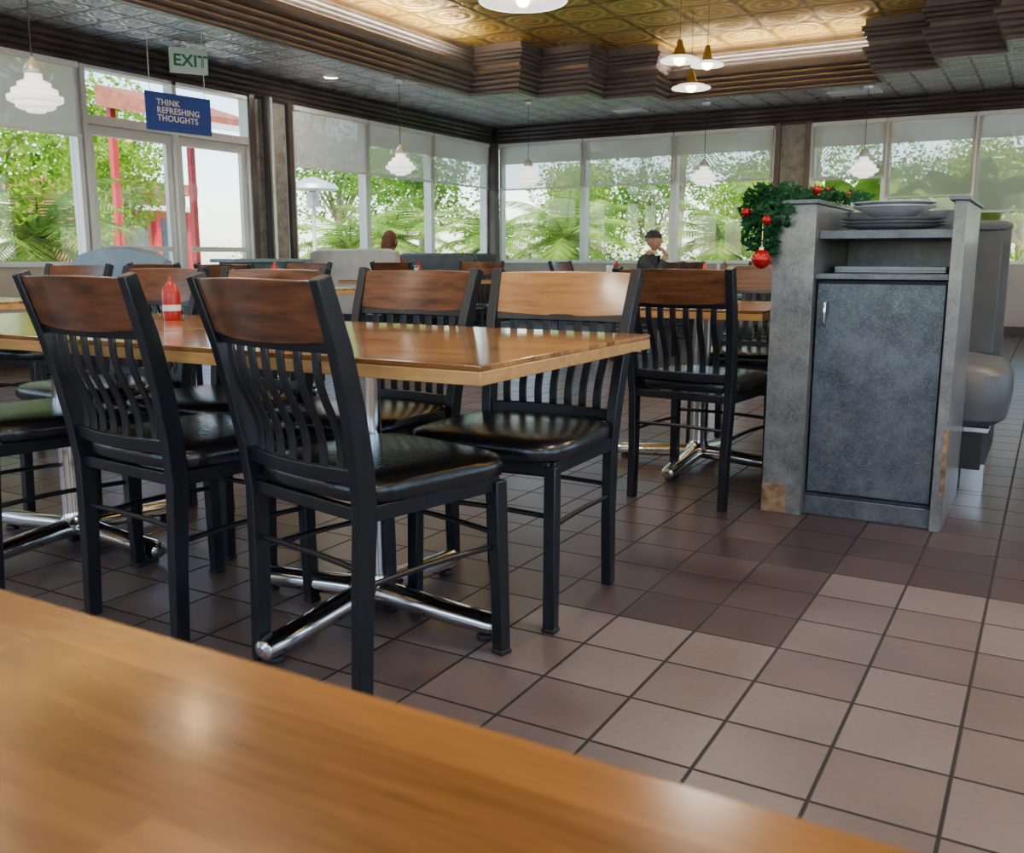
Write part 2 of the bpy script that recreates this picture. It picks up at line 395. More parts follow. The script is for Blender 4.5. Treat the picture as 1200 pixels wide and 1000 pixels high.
# ceiling with stepped tray
tray=[(-6.4,-2.4),(1.9,-2.4),(1.9,8.2),(1.3,8.2),(1.3,8.8),(.7,8.8),(.7,9.4),(.1,9.4),(.1,10.0),(-.55,10.0),(-.55,10.55),(-1.2,10.55),(-1.2,11.1),(-1.85,11.1),(-1.85,11.65),
      (-4.45,11.65),(-4.45,11.15),(-5.1,11.15),(-5.1,10.65),(-5.75,10.65),(-5.75,10.15),(-6.4,10.15)]
outer=[(XL-.2,YF-.2),(XR+.2,YF-.2),(XR+.2,YB+.2),(XL-.2,YB+.2)]
o3=[Vector((x,y,0)) for x,y in outer]; t3=[Vector((x,y,0)) for x,y in tray]
tri=geometry.tessellate_polygon([o3,t3[::-1]])
allp=o3+t3[::-1]
b=B(); b.add([(p.x,p.y,ZC) for p in allp],[tuple(t) for t in tri],m_tin)
b.add([(p.x,p.y,ZC+.1) for p in allp],[tuple(t) for t in tri],m_dark)
b.obj('ceiling',smooth=0,fixn=False)
ZG=3.42
b=B(); b.box(XL,XR,YF,YB,ZG,ZG+.1,m_gold); b.obj('ceiling_tray',smooth=0)
def offs(poly,o):
    n=len(poly); res=[]
    for i in range(n):
        p0=Vector(poly[i-1]);p=Vector(poly[i]);p1=Vector(poly[(i+1)%n])
        d0=(p-p0).normalized(); d1=(p1-p).normalized()
        n0=Vector((-d0.y,d0.x)); n1=Vector((-d1.y,d1.x))
        res.append(p+(n0+n1)*o)
    return res
z=ZC-.03
prof=[(0,ZC),(-.002,z),(.03,z)]
for i in range(5):
    for k in range(5):
        t=k/4; prof.append((.03+.026*i+.016*math.sin(math.pi*t),z+.050*t))
    z+=.056
prof+= [(.09,z+.004),(.09,z+.05)]
z+=.05
for i in range(3):
    for k in range(5):
        t=k/4; prof.append((.11+.022*i+.012*math.sin(math.pi*t),z+.040*t))
    z+=.044
prof+=[(.17,z),(.17,z+.012),(.13,z+.02),(.13,ZG-.001)]
ZLED=z+.012
b=B(); rings=[[(p.x,p.y,zz) for p in offs(tray,oo)] for oo,zz in prof]
b.loft(rings,m_crown,cap=False); b.obj('trim_6',smooth=30,fixn=False)
def cove_fill(x0,y0,x1,y1,power):  # added uplight in a trough, brightens the gold ceiling
    L=math.hypot(x1-x0,y1-y0); a=math.atan2(y1-y0,x1-x0)
    b=B(); b.box(-L/2,L/2,-.045,.045,0,.012,m_crown); b.box(-L/2,L/2,-.045,-.038,.012,.05,m_crown); b.box(-L/2,L/2,.038,.045,.012,.05,m_crown)
    o=b.obj('added_cove_fill',((x0+x1)/2,(y0+y1)/2,ZLED-.28),a)
    l=bpy.data.lights.new('added_cove_fill_lamp','AREA'); l.shape='RECTANGLE'; l.size=L*.97; l.size_y=.05; l.energy=power; l.color=(1,.90,.72)
    lo=bpy.data.objects.new('added_cove_fill_lamp',l); scene.collection.objects.link(lo); lo.parent=o; lo.location=(0,0,.03); lo.rotation_euler=(R(180),0,0)
cove_fill(-6.05,0,-6.05,9.6,140); cove_fill(-4.3,11.3,-2.0,11.3,35); cove_fill(1.55,0,1.55,7.8,150)
b=B(); b.box(XL-.3,XR+.3,YF-.3,YB+.3,3.85,4.0,m_concrete)
for (x0,x1,y0,y1) in ((XL-.3,XL-.18,YF-.3,YB+.3),(XR+.18,XR+.3,YF-.3,YB+.3),(XL-.3,XR+.3,YB+.18,YB+.3),(XL-.3,XR+.3,YF-.3,YF-.18)):
    b.box(x0,x1,y0,y1,2.75,3.85,m_stucco)
b.obj('roof',smooth=0)

# ------------------------------------------------------------------ dining chair
def chair_mesh(name,mwood):
    b=B()
    side=[(-.205,0),(-.198,.2),(-.190,.42),(-.200,.52),(-.222,.64),(-.252,.76),(-.300,.905)]
    def ys(z):
        for (y0,z0),(y1,z1) in zip(side,side[1:]):
            if z<=z1: return y0+(y1-y0)*(z-z0)/(z1-z0)
        return side[-1][0]
    def xs(z): return .192+.034*max(0,(z-.3))/.6
    for sx in (-1,1):
        b.sweep([(sx*xs(z),y,z) for y,z in side],.030,[.036,.040,.046,.048,.046,.042,.034],m_black)
        b.sweep([(sx*.208,.205,0),(sx*.205,.194,.43)],.032,[.032,.036],m_black)
        b.box(sx*.200-.010,sx*.200+.010,-.19,.19,.405,.44,m_black)
        path=[(sx*.198,-.19+.385*t,.268+.006*math.sin(math.pi*t)) for t in [i/8 for i in range(9)]]
        b.tube(path,.0075,m_black,8)
    b.box(-.20,.20,.182,.206,.405,.44,m_black); b.box(-.192,.192,-.20,-.18,.405,.435,m_black)
    for zz,yy in ((.30,-.194),(.30,.197)):
        b.tube([(-.195+.39*t,yy,zz+.005*math.sin(math.pi*t)) for t in [i/8 for i in range(9)]],.0075,m_black,8)
    def bow(t): return -.026*math.sin(math.pi*t)
    def rail(z,h,th,mt,w=None,arch=0):
        rings=[]; N=14; x=xs(z)-.010 if w is None else w
        for i in range(N+1):
            t=i/N; xx=-x+2*x*t
            zl=z-h/2-arch*math.sin(math.pi*t); zh=z+h/2+arch*.35*math.sin(math.pi*t)
            yl=ys(z-h/2)+bow(t); yh=ys(z+h/2)+bow(t)
            rings.append([(xx,yl-th/2,zl),(xx,yl+th/2,zl),(xx,yh+th/2,zh),(xx,yh-th/2,zh)])
        b.loft(rings,mt)
    rail(.500,.034,.018,m_black)
    rail(.768,.022,.016,m_black)
    rail(.838,.118,.022,mwood,arch=.010)
    for i in range(7):
        t=(i+1)/8; path=[]
        for k in range(11):
            q=k/10; z=.500+.268*q; x=-(xs(z)-.01)+2*(xs(z)-.01)*t
            path.append((x,ys(z)+bow(t)+.011*math.sin(2*math.pi*q),z))
        b.sweep(path,.025,.007,m_black)
    b.cushion(0,.018,.438,.465,.45,.062,m_vinyl,n=5,taper=.04)
    for sx in (-1,1):
        b.box(sx*.208-.018,sx*.208+.018,.187,.223,0,.012,m_rubber)
    return b.mesh(name)
ch_w=chair_mesh('dining_chair_walnut',m_walnut); ch_o=chair_mesh('dining_chair_oak',m_oak)
def chair(bx,by,head,me=None):
    h=R(head); x=bx+.19*math.sin(h); y=by+.19*math.cos(h)
    return place('dining_chair',me or ch_w,(x,y,0),-h,.003)

# ------------------------------------------------------------------ tables
TZ=.735
def table_mesh(name,L,W,bases=(0,),mt=None,y0=0):
    b=B(); mt=mt or m_top
    b.box(-L/2,L/2,-W/2,W/2,TZ-.012,TZ,mt); b.box(-L/2,L/2,-W/2,W/2,TZ-.040,TZ-.012,m_edge)
    for bx in bases:
        b.box(bx-.22,bx+.22,y0-.22,y0+.22,TZ-.052,TZ-.040,m_dark)
        b.lathe([(.0,.055),(.055,.055),(.058,.08),(.045,.10),(.040,.12),(.040,TZ-.06),(.065,TZ-.052)],(bx,y0,0),m_chrome,24)
        for k in range(4):
            a=k*math.pi/2; d=Vector((math.cos(a),math.sin(a),0)); c=Vector((bx,y0,0))
            pts=[c+Vector((0,0,.066)),c+d*.1+Vector((0,0,.060)),c+d*.25+Vector((0,0,.048)),c+d*.37+Vector((0,0,.041)),c+d*.400+Vector((0,0,.039)),c+d*.408+Vector((0,0,.038))]
            b.tube(pts,[.037,.036,.034,.033,.028,.014],m_chrome,16,.85)
            p=c+d*.36; b.lathe([(.02,0),(.022,.004),(.018,.014)],tuple(p),m_rubber,12,cap=True)
    return b.mesh(name)
tm=table_mesh('dining_table_large',1.22,.88,(0.03,),y0=-.07)
place('dining_table',tm,(-1.555,1.968,0),0,.004)
place('dining_table',tm,(-2.785,1.968,0),0,.004)
tn=table_mesh('dining_table_near',1.30,.92,(0,),m_near)
place('dining_table',tn,(-.35,.33-.46,0),0,.004)

chair(-1.375,1.503,13); chair(-1.965,1.508,6); chair(-2.66,1.49,10)
chair(-1.255,2.405,179,ch_o); chair(-1.80,2.42,182); chair(-2.42,2.42,178); chair(-3.0,2.42,183)

tsm=table_mesh('dining_table_small',.76,.84,(0,))
tmd=table_mesh('dining_table_medium',1.22,.80,(0,))
place('dining_table',tsm,(-1.36,4.10,0),0,.004)
chair(-1.205,3.40,6); chair(-1.30,4.80,180,ch_w)
def tset(cx,cy,rot=0,L=1.22,skip=(),me=None):
    place('dining_table',me or tmd,(cx,cy,0),-R(rot),.004)
    h=R(rot); k=0
    for (lx,ly,f) in ((-.3,-.62,0),(.3,-.62,0),(-.3,.62,180),(.3,.62,180)):
        if k not in skip:
            jx=random.uniform(-.03,.03); x=cx+(lx+jx)*math.cos(h)+ly*math.sin(h); y=cy-(lx+jx)*math.sin(h)+ly*math.cos(h)
            chair(x,y,rot+f+random.uniform(-10,10),ch_w)
        k+=1
tset(-4.75,4.9,0,skip=(3,)); tset(-3.75,8.5,90,skip=(1,)); tset(-5.3,7.4,0,skip=(0,2)); tset(-1.75,7.3,0,skip=(0,)); tset(-1.7,10.2,90); tset(-3.65,11.0,90,skip=(1,)); tset(-4.9,2.6,0,skip=(2,))
tset(.9,8.2)

# ------------------------------------------------------------------ condiments
def caddy():
    b=B()
    b.box(-.05,.05,-.035,.035,0,.012,m_chrome); b.box(-.045,.045,-.03,-.004,.012,.13,m_chrome); b.box(-.038,.038,-.0305,-.0035,.03,.11,m_paper)
    b.lathe([(.0,0),(.026,0),(.028,.01),(.028,.10),(.024,.125),(.009,.145),(.006,.165),(.002,.17)],(.03,.03,.012),m_red,16)
    b.lathe([(.0,0),(.018,0),(.02,.01),(.017,.06),(.018,.065),(.016,.085),(.004,.09)],(-.025,.03,.012),m_paper,14)
    return b.mesh('condiment_caddy')
cm=caddy()
for x,y in ((-4.75,4.9),(-3.75,8.5),(-5.3,7.4),(-1.75,7.3),(-1.42,4.2),(-3.45,11.0),(-4.9,2.6)):
    place('condiment_caddy',cm,(x,y,TZ+.001),random.uniform(-.5,.5))
b=B(); b.lathe([(0,0),(.026,0),(.029,.012),(.029,.085),(.025,.105),(.011,.122),(.007,.125),(.006,.14),(.003,.145)],(0,0,0),m_red,20)
b.lathe([(.0295,.03),(.0298,.035),(.0298,.045),(.0295,.05)],(0,0,0),m_paper,20); kb=b.mesh('ketchup_bottle')
place('ketchup_bottle',kb,(-2.55,2.17,TZ+.001)); 

# ------------------------------------------------------------------ server station
b=B()
y0,y1=3.47,4.08
b.box(-.89,-.745,y0-.03,y1,0,1.125,m_lam2)
b.box(-.8905,-.80,y0-.0315,y0+.03,0.004,.11,m_raw)
b.box(-.31,-.272,y0-.01,y1,0,1.125,m_lam2)
b.box(-.286,-.2705,y0-.0115,y0+.015,.13,.36,m_raw)
b.box(-.745,-.31,y0+.05,y1,0,.075,m_lam)
b.box(-.745,-.31,y0+.02,y0+.05,.0,.07,m_lam)
b.box(-.745,-.31,y0+.045,y1,.075,.862,m_dark)
b.box(-.738,-.317,y0+.022,y0+.044,.088,.85,m_lamdoor)
b.box(-.745,-.31,y0,y1,.865,.885,m_lam)
b.box(-.745,-.31,y1-.03,y1,.885,1.03,m_lam)
b.box(-.745,-.31,y0+.03,y1,1.005,1.035,m_lam)
b.box(-.91,-.735,y0-.05,y1+.01,1.125,1.14,m_lam)
b.box(-.325,-.262,y0-.03,y1+.01,1.125,1.138,m_lam)
b.box(-.745,-.31,y1-.06,y1,1.035,1.12,m_lam)
b.tube([(-.705,y0+.022,.79),(-.705,y0-.008,.78),(-.705,y0-.012,.745),(-.705,y0-.008,.71),(-.705,y0+.022,.70)],.007,m_chrome,8)
b.obj('server_station',bevel=.003)
b=B()
for i in range(3):
    z=.012*i; b.lathe([(.0,z),(.10,z),(.170,z+.014),(.178,z+.018),(.170,z+.018),(.11,z+.008),(0,z+.006)],(0,0,0),m_ceram,36)
for i in range(2):
    z=.040+.014*i; b.lathe([(.0,z),(.06,z),(.115,z+.03),(.140,z+.042),(.140,z+.046),(.11,z+.036),(0,z+.006)],(0,0,0),m_ceram,36)
b.obj('dish_stack',(-.53,3.70,1.037))
b=B(); b.box(-.19,.19,-.12,.12,0,.008,m_ceram); b.box(-.19,.19,-.12,-.11,.008,.022,m_ceram); b.box(-.19,.19,.11,.12,.008,.022,m_ceram); b.box(-.19,-.18,-.11,.11,.008,.022,m_ceram); b.box(.18,.19,-.11,.11,.008,.022,m_ceram)
b.obj('serving_tray',(-.53,3.80,.886),0,.002)
def leafcloud(vs,fs,c,rad,n,size,flat=0,shell=.6,asp=2.2):
    for _ in range(n):
        while True:
            p=Vector((random.uniform(-1,1),random.uniform(-1,1),random.uniform(-1,1)))
            if .05<p.length<1: break
        p=p.normalized()*(p.length**shell)
        q=Vector(c)+Vector((p.x*rad[0],p.y*rad[1],p.z*rad[2]))
        d=Vector((random.gauss(0,1),random.gauss(0,1),random.gauss(0,.7))).normalized()
        e=d.cross(Vector((random.gauss(0,1),random.gauss(0,1),random.gauss(0,1)))).normalized()
        L=size*random.uniform(.6,1.3); W=L/asp; o=len(vs)
        vs+= [tuple(q-d*L/2),tuple(q+e*W/2),tuple(q+d*L/2),tuple(q-e*W/2)]; fs.append((o,o+1,o+2,o+3))
b=B(); vs=[];fs=[]
for c,r,n in (((-.88,3.49,1.165),(.08,.09,.04),220),((-.95,3.46,1.12),(.075,.06,.08),270),((-.935,3.42,1.03),(.065,.05,.08),240),((-.89,3.41,1.09),(.07,.035,.07),200),((-.91,3.41,.985),(.045,.035,.05),110),((-.79,3.62,1.165),(.09,.08,.03),150),((-.70,3.78,1.16),(.09,.07,.03),120)):
    leafcloud(vs,fs,c,r,n,.038,asp=2.6)
b.add(vs,fs,m_garland)
for _ in range(10):
    b.sphere((random.uniform(-.84,-.68),random.uniform(3.52,3.74),random.uniform(1.165,1.19)),.008,m_redball,8,6)
for (x,y,z,r) in ((-.77,3.54,1.180,.016),(-.985,3.41,1.10,.017),(-.90,3.37,1.07,.017)): b.sphere((x,y,z),r,m_redball,16,10)
b.sphere((-.915,3.38,.935),.034,m_redball,20,14); b.tube([(-.915,3.38,.965),(-.915,3.385,1.06)],.002,m_brass,6); b.lathe([(.01,.0),(.01,.012),(.003,.014)],(-.915,3.38,.965),m_brass,10)
b.tube([(-.93,3.42,.98),(-.95,3.43,1.10),(-.92,3.46,1.155),(-.82,3.55,1.155),(-.7,3.75,1.155)],.008,m_garland,8)
b.obj('christmas_garland',fixn=False)

# ------------------------------------------------------------------ booths
def booth(name,x0,x1,yb,facing,top=1.02,mb=None,ms=None,arch=0,seatd=.55,panel=None):
    mb=mb or m_booth; ms=ms or m_booth; f=facing; b=B()
    N=12; rings=[]
    for i in range(N+1):
        t=i/N; x=x0+(x1-x0)*t
        zt=top-arch*(1-math.sin(math.pi*t))
        if i in (0,N): zt-=.03
        rings.append([(x,yb,.30),(x,yb+f*.16,.30),(x,yb+f*.12,zt*.75),(x,yb+f*.10,zt-.02),(x,yb+f*.06,zt),(x,yb+f*.01,zt-.02)])
    b.loft(rings,panel or mb)
    b.box(x0,x1,min(yb+f*.02,yb+f*seatd),max(yb+f*.02,yb+f*seatd),.06,.30,m_dark)
    b.box(x0-.004,x1+.004,min(yb,yb+f*(seatd+.01)),max(yb,yb+f*(seatd+.01)),0,.09,m_chrome)
    b.cushion((x0+x1)/2,yb+f*(.12+(seatd-.06)/2),.30,x1-x0+.02,seatd-.04,.20,ms,n=9,seg=48)
    return b.obj(name,bevel=.004)
b=B()
b.box(-.95,-.20,4.12,4.80,.10,.27,m_dark); b.box(-.95,-.185,4.14,4.78,0,.12,m_chrome); b.box(-.95,-.18,4.11,4.82,.255,.272,m_chrome)
b.cushion(-.54,4.46,.272,.84,.70,.265,m_booth,n=8,seg=64)
b.box(-.95,-.19,4.80,4.90,0,1.08,m_booth); b.cushion(-.57,4.85,1.06,.77,.14,.05,m_booth,n=8)
b.box(-.90,-.22,4.70,4.80,.52,1.02,m_booth)
b.obj('booth_bench',bevel=.012)
booth('booth_bench',-.05,1.2,6.9,-1,1.05,m_booth)
b=B(); b.box(.12,1.3,5.55,6.2,TZ-.035,TZ,m_top); b.lathe([(.2,0),(.2,.02),(.04,.05),(.035,TZ-.04)],(.8,5.9,0),m_chrome,24); b.obj('booth_table',bevel=.003)
booth('booth_bench',-7.1,-6.0,5.15,-1,1.03,m_boothb,m_booth,arch=.07)
booth('booth_bench',-7.62,-6.3,3.55,-1,.99,m_boothb,m_booth,arch=.05)
booth('booth_bench',-7.62,-6.38,8.52,1,1.04,m_booth,m_booth,panel=m_boothl)
booth('booth_bench',-7.62,-6.4,10.3,-1,1.0,m_booth,m_booth)
booth('booth_bench',-7.62,-6.4,10.75,1,1.0,m_booth,m_booth)
b=B(); b.box(-7.6,-6.5,9.25,9.85,TZ-.035,TZ,m_top); b.lathe([(.2,0),(.2,.02),(.04,.05),(.035,TZ-.04)],(-7.0,9.5,0),m_chrome,24); b.obj('booth_table',bevel=.003)
b=B(); b.box(-6.15,-5.95,5.75,6.6,0,.90,m_lam); b.box(-6.2,-5.9,5.7,6.65,.90,.93,m_boothb); b.obj('host_stand',bevel=.005)

# ------------------------------------------------------------------ pendants
def pendant_mesh():
    b=B()
    b.lathe([(.0,.0),(.055,.0),(.062,.018),(.10,.02),(.118,.03),(.12,.055),(.145,.058),(.165,.068),(.168,.098),(.15,.104),(.138,.11),(.138,.14),(.12,.148),(.10,.152),(.10,.18),(.08,.19),(.055,.20),(.05,.24)],(0,0,0),m_glasswhite,32)
    b.lathe([(.055,.235),(.06,.25),(.05,.29),(.02,.32),(.01,.34)],(0,0,0),m_alu,20)
    b.tube([(0,0,.33),(0,0,1.0)],.004,m_dark,6); b.lathe([(.06,1.03),(.055,1.0),(.01,.99)],(0,0,0),m_alu,20)
    return b.mesh('pendant_lamp')
pm=pendant_mesh()
for x,y in ((-5.79,3.95),(-6.55,8.9),(-6.03,10.95),(-4.07,12.1),(-2.07,11.9),(-6.9,-.5),(2.4,6)):
    place('pendant_lamp',pm,(x,y,1.86))
def shade_pendant(name,x,y,z,r,ztop,pw=0):
    b=B()
    b.lathe([(r*.96,0),(r,.006),(r*.97,.014),(r*.72,.030),(r*.70,.036)],(0,0,0),m_glasswhite,36)
    b.lathe([(r*.72,.030),(r*.50,.042),(r*.48,.055),(r*.30,.062),(r*.26,.10),(.03,.14),(.02,.19)],(0,0,0),m_brass,36)
    b.lathe([(r*.95,.002),(r*.75,.018),(r*.45,.022),(.0,.026)],(0,0,0),m_glasswhite,36)
    b.sphere((0,0,.005),min(r*.30,.05),m_bulb,16,10,(1,1,.8))
    b.tube([(0,0,.17),(0,0,ztop-z-.02)],.005,m_brass,6); b.lathe([(.05,ztop-z-.001),(.05,ztop-z-.02),(.01,ztop-z-.03)],(0,0,0),m_brass,20)
    return b.obj(name,(x,y,z))
shade_pendant('brass_pendant',-3.15,8.57,2.70,.18,ZG); shade_pendant('brass_pendant',-3.45,9.75,2.66,.20,ZG); shade_pendant('brass_pendant',-3.10,9.2,2.76,.16,ZG)
shade_pendant('brass_pendant',-3.6,6.45,2.80,.33,ZG); shade_pendant('brass_pendant',-.9,4.5,2.78,.32,ZG); shade_pendant('brass_pendant',-1.5,1.2,2.78,.32,ZG); shade_pendant('brass_pendant',-3.48,2.95,2.75,.24,ZG)

def downlight_or_fill(x,y,zc,power,r=.09,col=(1,.88,.72)):
    b=B(); b.lathe([(r*1.35,0),(r*1.3,-.012),(r,-.014),(r,-.002)],(0,0,0),m_signw,24)
    o=b.obj('recessed_or_fill_light',(x,y,zc))
    l=bpy.data.lights.new('downlight_or_fill_bulb','AREA'); l.shape='DISK'; l.size=r*2*.9; l.energy=power; l.color=col
    lo=bpy.data.objects.new('downlight_or_fill_bulb',l); scene.collection.objects.link(lo); lo.parent=o; lo.location=(0,0,-.006)
for x,y in ((-7.1,8.4),(-7.1,3.2),(2.7,2),(2.7,-1)): downlight_or_fill(x,y,ZC,12,.07)
for x,y in ((-4.8,-1),(-1.5,-1.2),(1,-1),(-4.8,2.2),(-2.4,2.0),(.6,2.0),(-1.6,5.2),(.6,5.2)): downlight_or_fill(x,y,ZG,46,.16,(1,.90,.76))  # added fill lamps above the frame, brighten the interior
for i,(x,y,s) in enumerate(((-6.85,9.4,.3),(-5.2,12.3,.22),(-2.3,12.3,.3))):
    b=B()
    b.box(-s,s,-s*.5,s*.5,-.012,-.001,m_signw)
    for k in range(6): b.box(-s*.9,s*.9,-s*.42+k*s*.15,-s*.36+k*s*.15,-.018,-.012,m_alu)
    b.obj('ceiling_vent',(x,y,ZC))
b=B(); b.lathe([(.07,0),(.07,-.03),(.05,-.045),(0,-.046)],(0,0,0),m_signw,24); b.obj('smoke_detector',(-6.75,4.9,ZC))

# ------------------------------------------------------------------ signs
def text(body,size,loc,rot,mat,parent,name,off=0.0008):
    c=bpy.data.curves.new(name,'FONT'); c.body=body; c.size=size; c.extrude=.0012; c.align_x='LEFT'; c.materials.append(mat); c.space_line=.9; c.offset=off; c.space_character=1.05
    o=bpy.data.objects.new(name,c); scene.collection.objects.link(o); o.parent=parent; o.location=loc; o.rotation_euler=rot; return o
b=B(); b.box(-.008,.008,-.32,.32,-.16,.16,m_blue)
for y in (-.27,.27): b.tube([(0,y,.16),(0,y,.72)],.003,m_alu,6)
s=b.obj('hanging_sign',(-6.8,6.0,2.18),R(-8))
text('THINK\nREFRESHING\nTHOUGHTS',.072,(.010,-.22,.055),(R(90),0,R(90)),m_signw,s,'sign_lettering')
b=B(); b.box(-.03,.03,-.17,.17,-.11,.11,m_exitface); b.tube([(0,0,.11),(0,0,.155)],.012,m_signw,8)
s=b.obj('exit_sign',(-7.2,6.5,2.744),R(-30),.004)
text('EXIT',.145,(.0315,-.145,-.05),(R(90),0,R(90)),m_green,s,'exit_lettering',.004)

# ------------------------------------------------------------------ people
def hand(b,w,d,up,side,mat,curl=.6):
    w=Vector(w);d=Vector(d).normalized();up=Vector(up);up=(up-d*up.dot(d)).normalized(); s=d.cross(up).normalized()*side
    def P(a,bb,c): return w+d*a+s*bb+up*c
    b.sweep([P(-.02,0,0),P(.02,0,0),P(.06,0,0),P(.088,0,-.003)],.078,[.034,.032,.028,.022],mat,side=tuple(s))
    for i,(o,L) in enumerate(((.030,.070),(.010,.078),(-.010,.072),(-.029,.056))):
        ang=0; x,zv=.08,0; pts=[P(x,o,zv)]
        for k,sg in enumerate((.42,.33,.25)):
            ang+=curl*(.6+.3*k); x+=L*sg*math.cos(ang); zv-=L*sg*math.sin(ang); pts.append(P(x,o,zv))
        b.tube(pts,[.0095,.009,.008,.006],mat,8)
    b.tube([P(.015,.034,0),P(.035,.055,-.008),P(.058,.062,-.018),P(.075,.058,-.026)],[.013,.011,.010,.007],mat,8)
def person(name,loc,rz,shirt,hair,cap=False,rwrist=(.06,.30,1.02),long=False):
    J={'pel':((0,0,.56),.15),'sp':((0,-.02,.74),.14),'ch':((0,.01,.90),.155),'nb':((0,.03,1.0),.075),'nk':((0,.055,1.08),.052),
       'sl':((-.17,.02,.95),.07),'el':((-.24,.14,.74),.045),'wl':((-.14,.36,.775),.028),
       'sr':((.17,.02,.95),.07),'er':((.23,.22,.79),.045),'wr':(rwrist,.028),
       'hl':((-.10,.05,.54),.10),'kl':((-.13,.42,.53),.065),'al':((-.13,.40,.10),.042),'tl':((-.13,.55,.045),.036),
       'hr':((.10,.05,.54),.10),'kr':((.13,.42,.53),.065),'ar':((.13,.40,.10),.042),'tr':((.13,.55,.045),.036)}
    E=[('pel','sp'),('sp','ch'),('ch','nb'),('nb','nk'),('ch','sl'),('sl','el'),('el','wl'),('ch','sr'),('sr','er'),('er','wr'),('pel','hl'),('hl','kl'),('kl','al'),('al','tl'),('pel','hr'),('hr','kr'),('kr','ar'),('ar','tr')]
    K=list(J); me=bpy.data.meshes.new('tmp'); me.from_pydata([J[k][0] for k in K],[(K.index(a),K.index(c)) for a,c in E],[])
    t=bpy.data.objects.new('tmp',me); scene.collection.objects.link(t)
    sk=t.modifiers.new('s','SKIN'); sk.use_smooth_shade=True
    for i,k in enumerate(K): me.skin_vertices[0].data[i].radius=(J[k][1],J[k][1]*(.8 if k in('pel','sp','ch') else 1)); me.skin_vertices[0].data[i].use_root=(k=='pel')
    ss=t.modifiers.new('u','SUBSURF'); ss.levels=2
    bpy.context.view_layer.update()
    ev=t.evaluated_get(bpy.context.evaluated_depsgraph_get()); m2=bpy.data.meshes.new_from_object(ev)
    bpy.data.objects.remove(t)
    b=B(); vs=[v.co.copy() for v in m2.vertices]; groups={}
    for p in m2.polygons:
        c=p.center
        if c.z>1.03 and abs(c.x)<.09 and c.y<.12: mt=m_skin
        elif c.z<.075 : mt=m_rubber
        elif c.z<.64 and (c.y>.09 or c.z<.60): mt=m_pants
        elif (c-Vector(J['wl'][0])).length<.10 or (c-Vector(J['wr'][0])).length<.10: mt=m_skin
        else: mt=shirt
        groups.setdefault(mt.name,(mt,[]))[1].append(tuple(p.vertices))
    o=len(b.v); b.v+= [tuple(v) for v in vs]
    for mt,fl in groups.values():
        k=b.m(mt)
        for f in fl: b.f.append(tuple(i+o for i in f)); b.mi.append(k)
    hc=Vector((0,.085,1.185))
    rs=[]
    for i in range(15):
        t=math.pi*i/14; q=max(math.sin(t),.03); z=-math.cos(t)
        jw=1-.28*max(0,-z)**1.2; 
        rs.append([(hc.x+.076*q*jw*math.cos(a),hc.y+(.095*q*math.sin(a)*jw)+(.012 if z<0 else 0),hc.z+.118*z) for a in [2*math.pi*k/20 for k in range(20)]])
    b.loft(rs,m_skin)
    b.loft([[(-.010,hc.y+.088,hc.z+.02),(.010,hc.y+.088,hc.z+.02),(.006,hc.y+.10,hc.z+.02),(-.006,hc.y+.10,hc.z+.02)],[(-.017,hc.y+.085,hc.z-.03),(.017,hc.y+.085,hc.z-.03),(.010,hc.y+.122,hc.z-.026),(-.010,hc.y+.122,hc.z-.026)]],m_skin)
    for sx in (-1,1):
        b.sphere((sx*.030,hc.y+.084,hc.z+.012),.011,m_paper,10,8); b.sphere((sx*.030,hc.y+.0925,hc.z+.012),.0045,m_dark,8,6)
        b.box(sx*.030-.014,sx*.030+.014,hc.y+.083,hc.y+.094,hc.z+.030,hc.z+.036,hair)
        b.sphere((sx*.077,hc.y-.005,hc.z-.002),.028,m_skin,10,8,(.35,.7,1.1))
    b.box(-.022,.022,hc.y+.082,hc.y+.092,hc.z-.056,hc.z-.049,m_redp)
    rs=[]
    for i in range(9):
        t=math.pi*(.47 if not long else .30)+ (math.pi*(.53 if not long else .70))*i/8; q=max(math.sin(t),.02); z=-math.cos(t)
        rs.append([(hc.x+.084*q*math.cos(a),hc.y-.014+.096*q*math.sin(a),hc.z+.006+.125*z) for a in [2*math.pi*k/20 for k in range(20)]])
    b.loft(rs,hair)
    if long: b.tube([(0,hc.y-.06,hc.z+.05),(0,hc.y-.085,hc.z-.05),(0,hc.y-.09,hc.z-.17)],[.07,.072,.04],hair,14,.6)
    if cap:
        rs=[]
        for i in range(8):
            t=math.pi*.5+math.pi*.5*i/7; q=max(math.sin(t),.02); z=-math.cos(t)
            rs.append([(hc.x+.090*q*math.cos(a),hc.y-.006+.106*q*math.sin(a),hc.z+.035+.095*z) for a in [2*math.pi*k/20 for k in range(20)]])
        b.loft(rs,m_cap)
        b.loft([[(x,hc.y+.07+.09*math.sqrt(max(0,1-(x/.08)**2)),hc.z+.040-.25*x*x) for x in [-.078+.156*k/10 for k in range(11)]],[(x,hc.y+.06,hc.z+.050-.25*x*x) for x in [-.078+.156*k/10 for k in range(11)]]],m_cap,cap=False,closed=False)
    wl=Vector(J['wl'][0]); wr=Vector(J['wr'][0])
    hand(b,wl,(.35,.9,-.05),(0,0,1),-1,m_skin,.35)
    hand(b,wr,(-.35,-.55,.75) if rwrist[2]>1 else (-.3,.9,0),(0,1,.4) if rwrist[2]>1 else (0,0,1),1,m_skin,.8 if rwrist[2]>1 else .4)
    return b.obj(name,loc,rz,smooth=60,fixn=False)
person('seated_man',(-4.27,10.70,-.05),R(-90),m_shirt,m_hair,cap=True,rwrist=(.07,.26,1.03))
person('seated_woman',(-6.75,8.86,-.06),0,m_shirt2,m_hair2,rwrist=(.14,.36,.775),long=True)

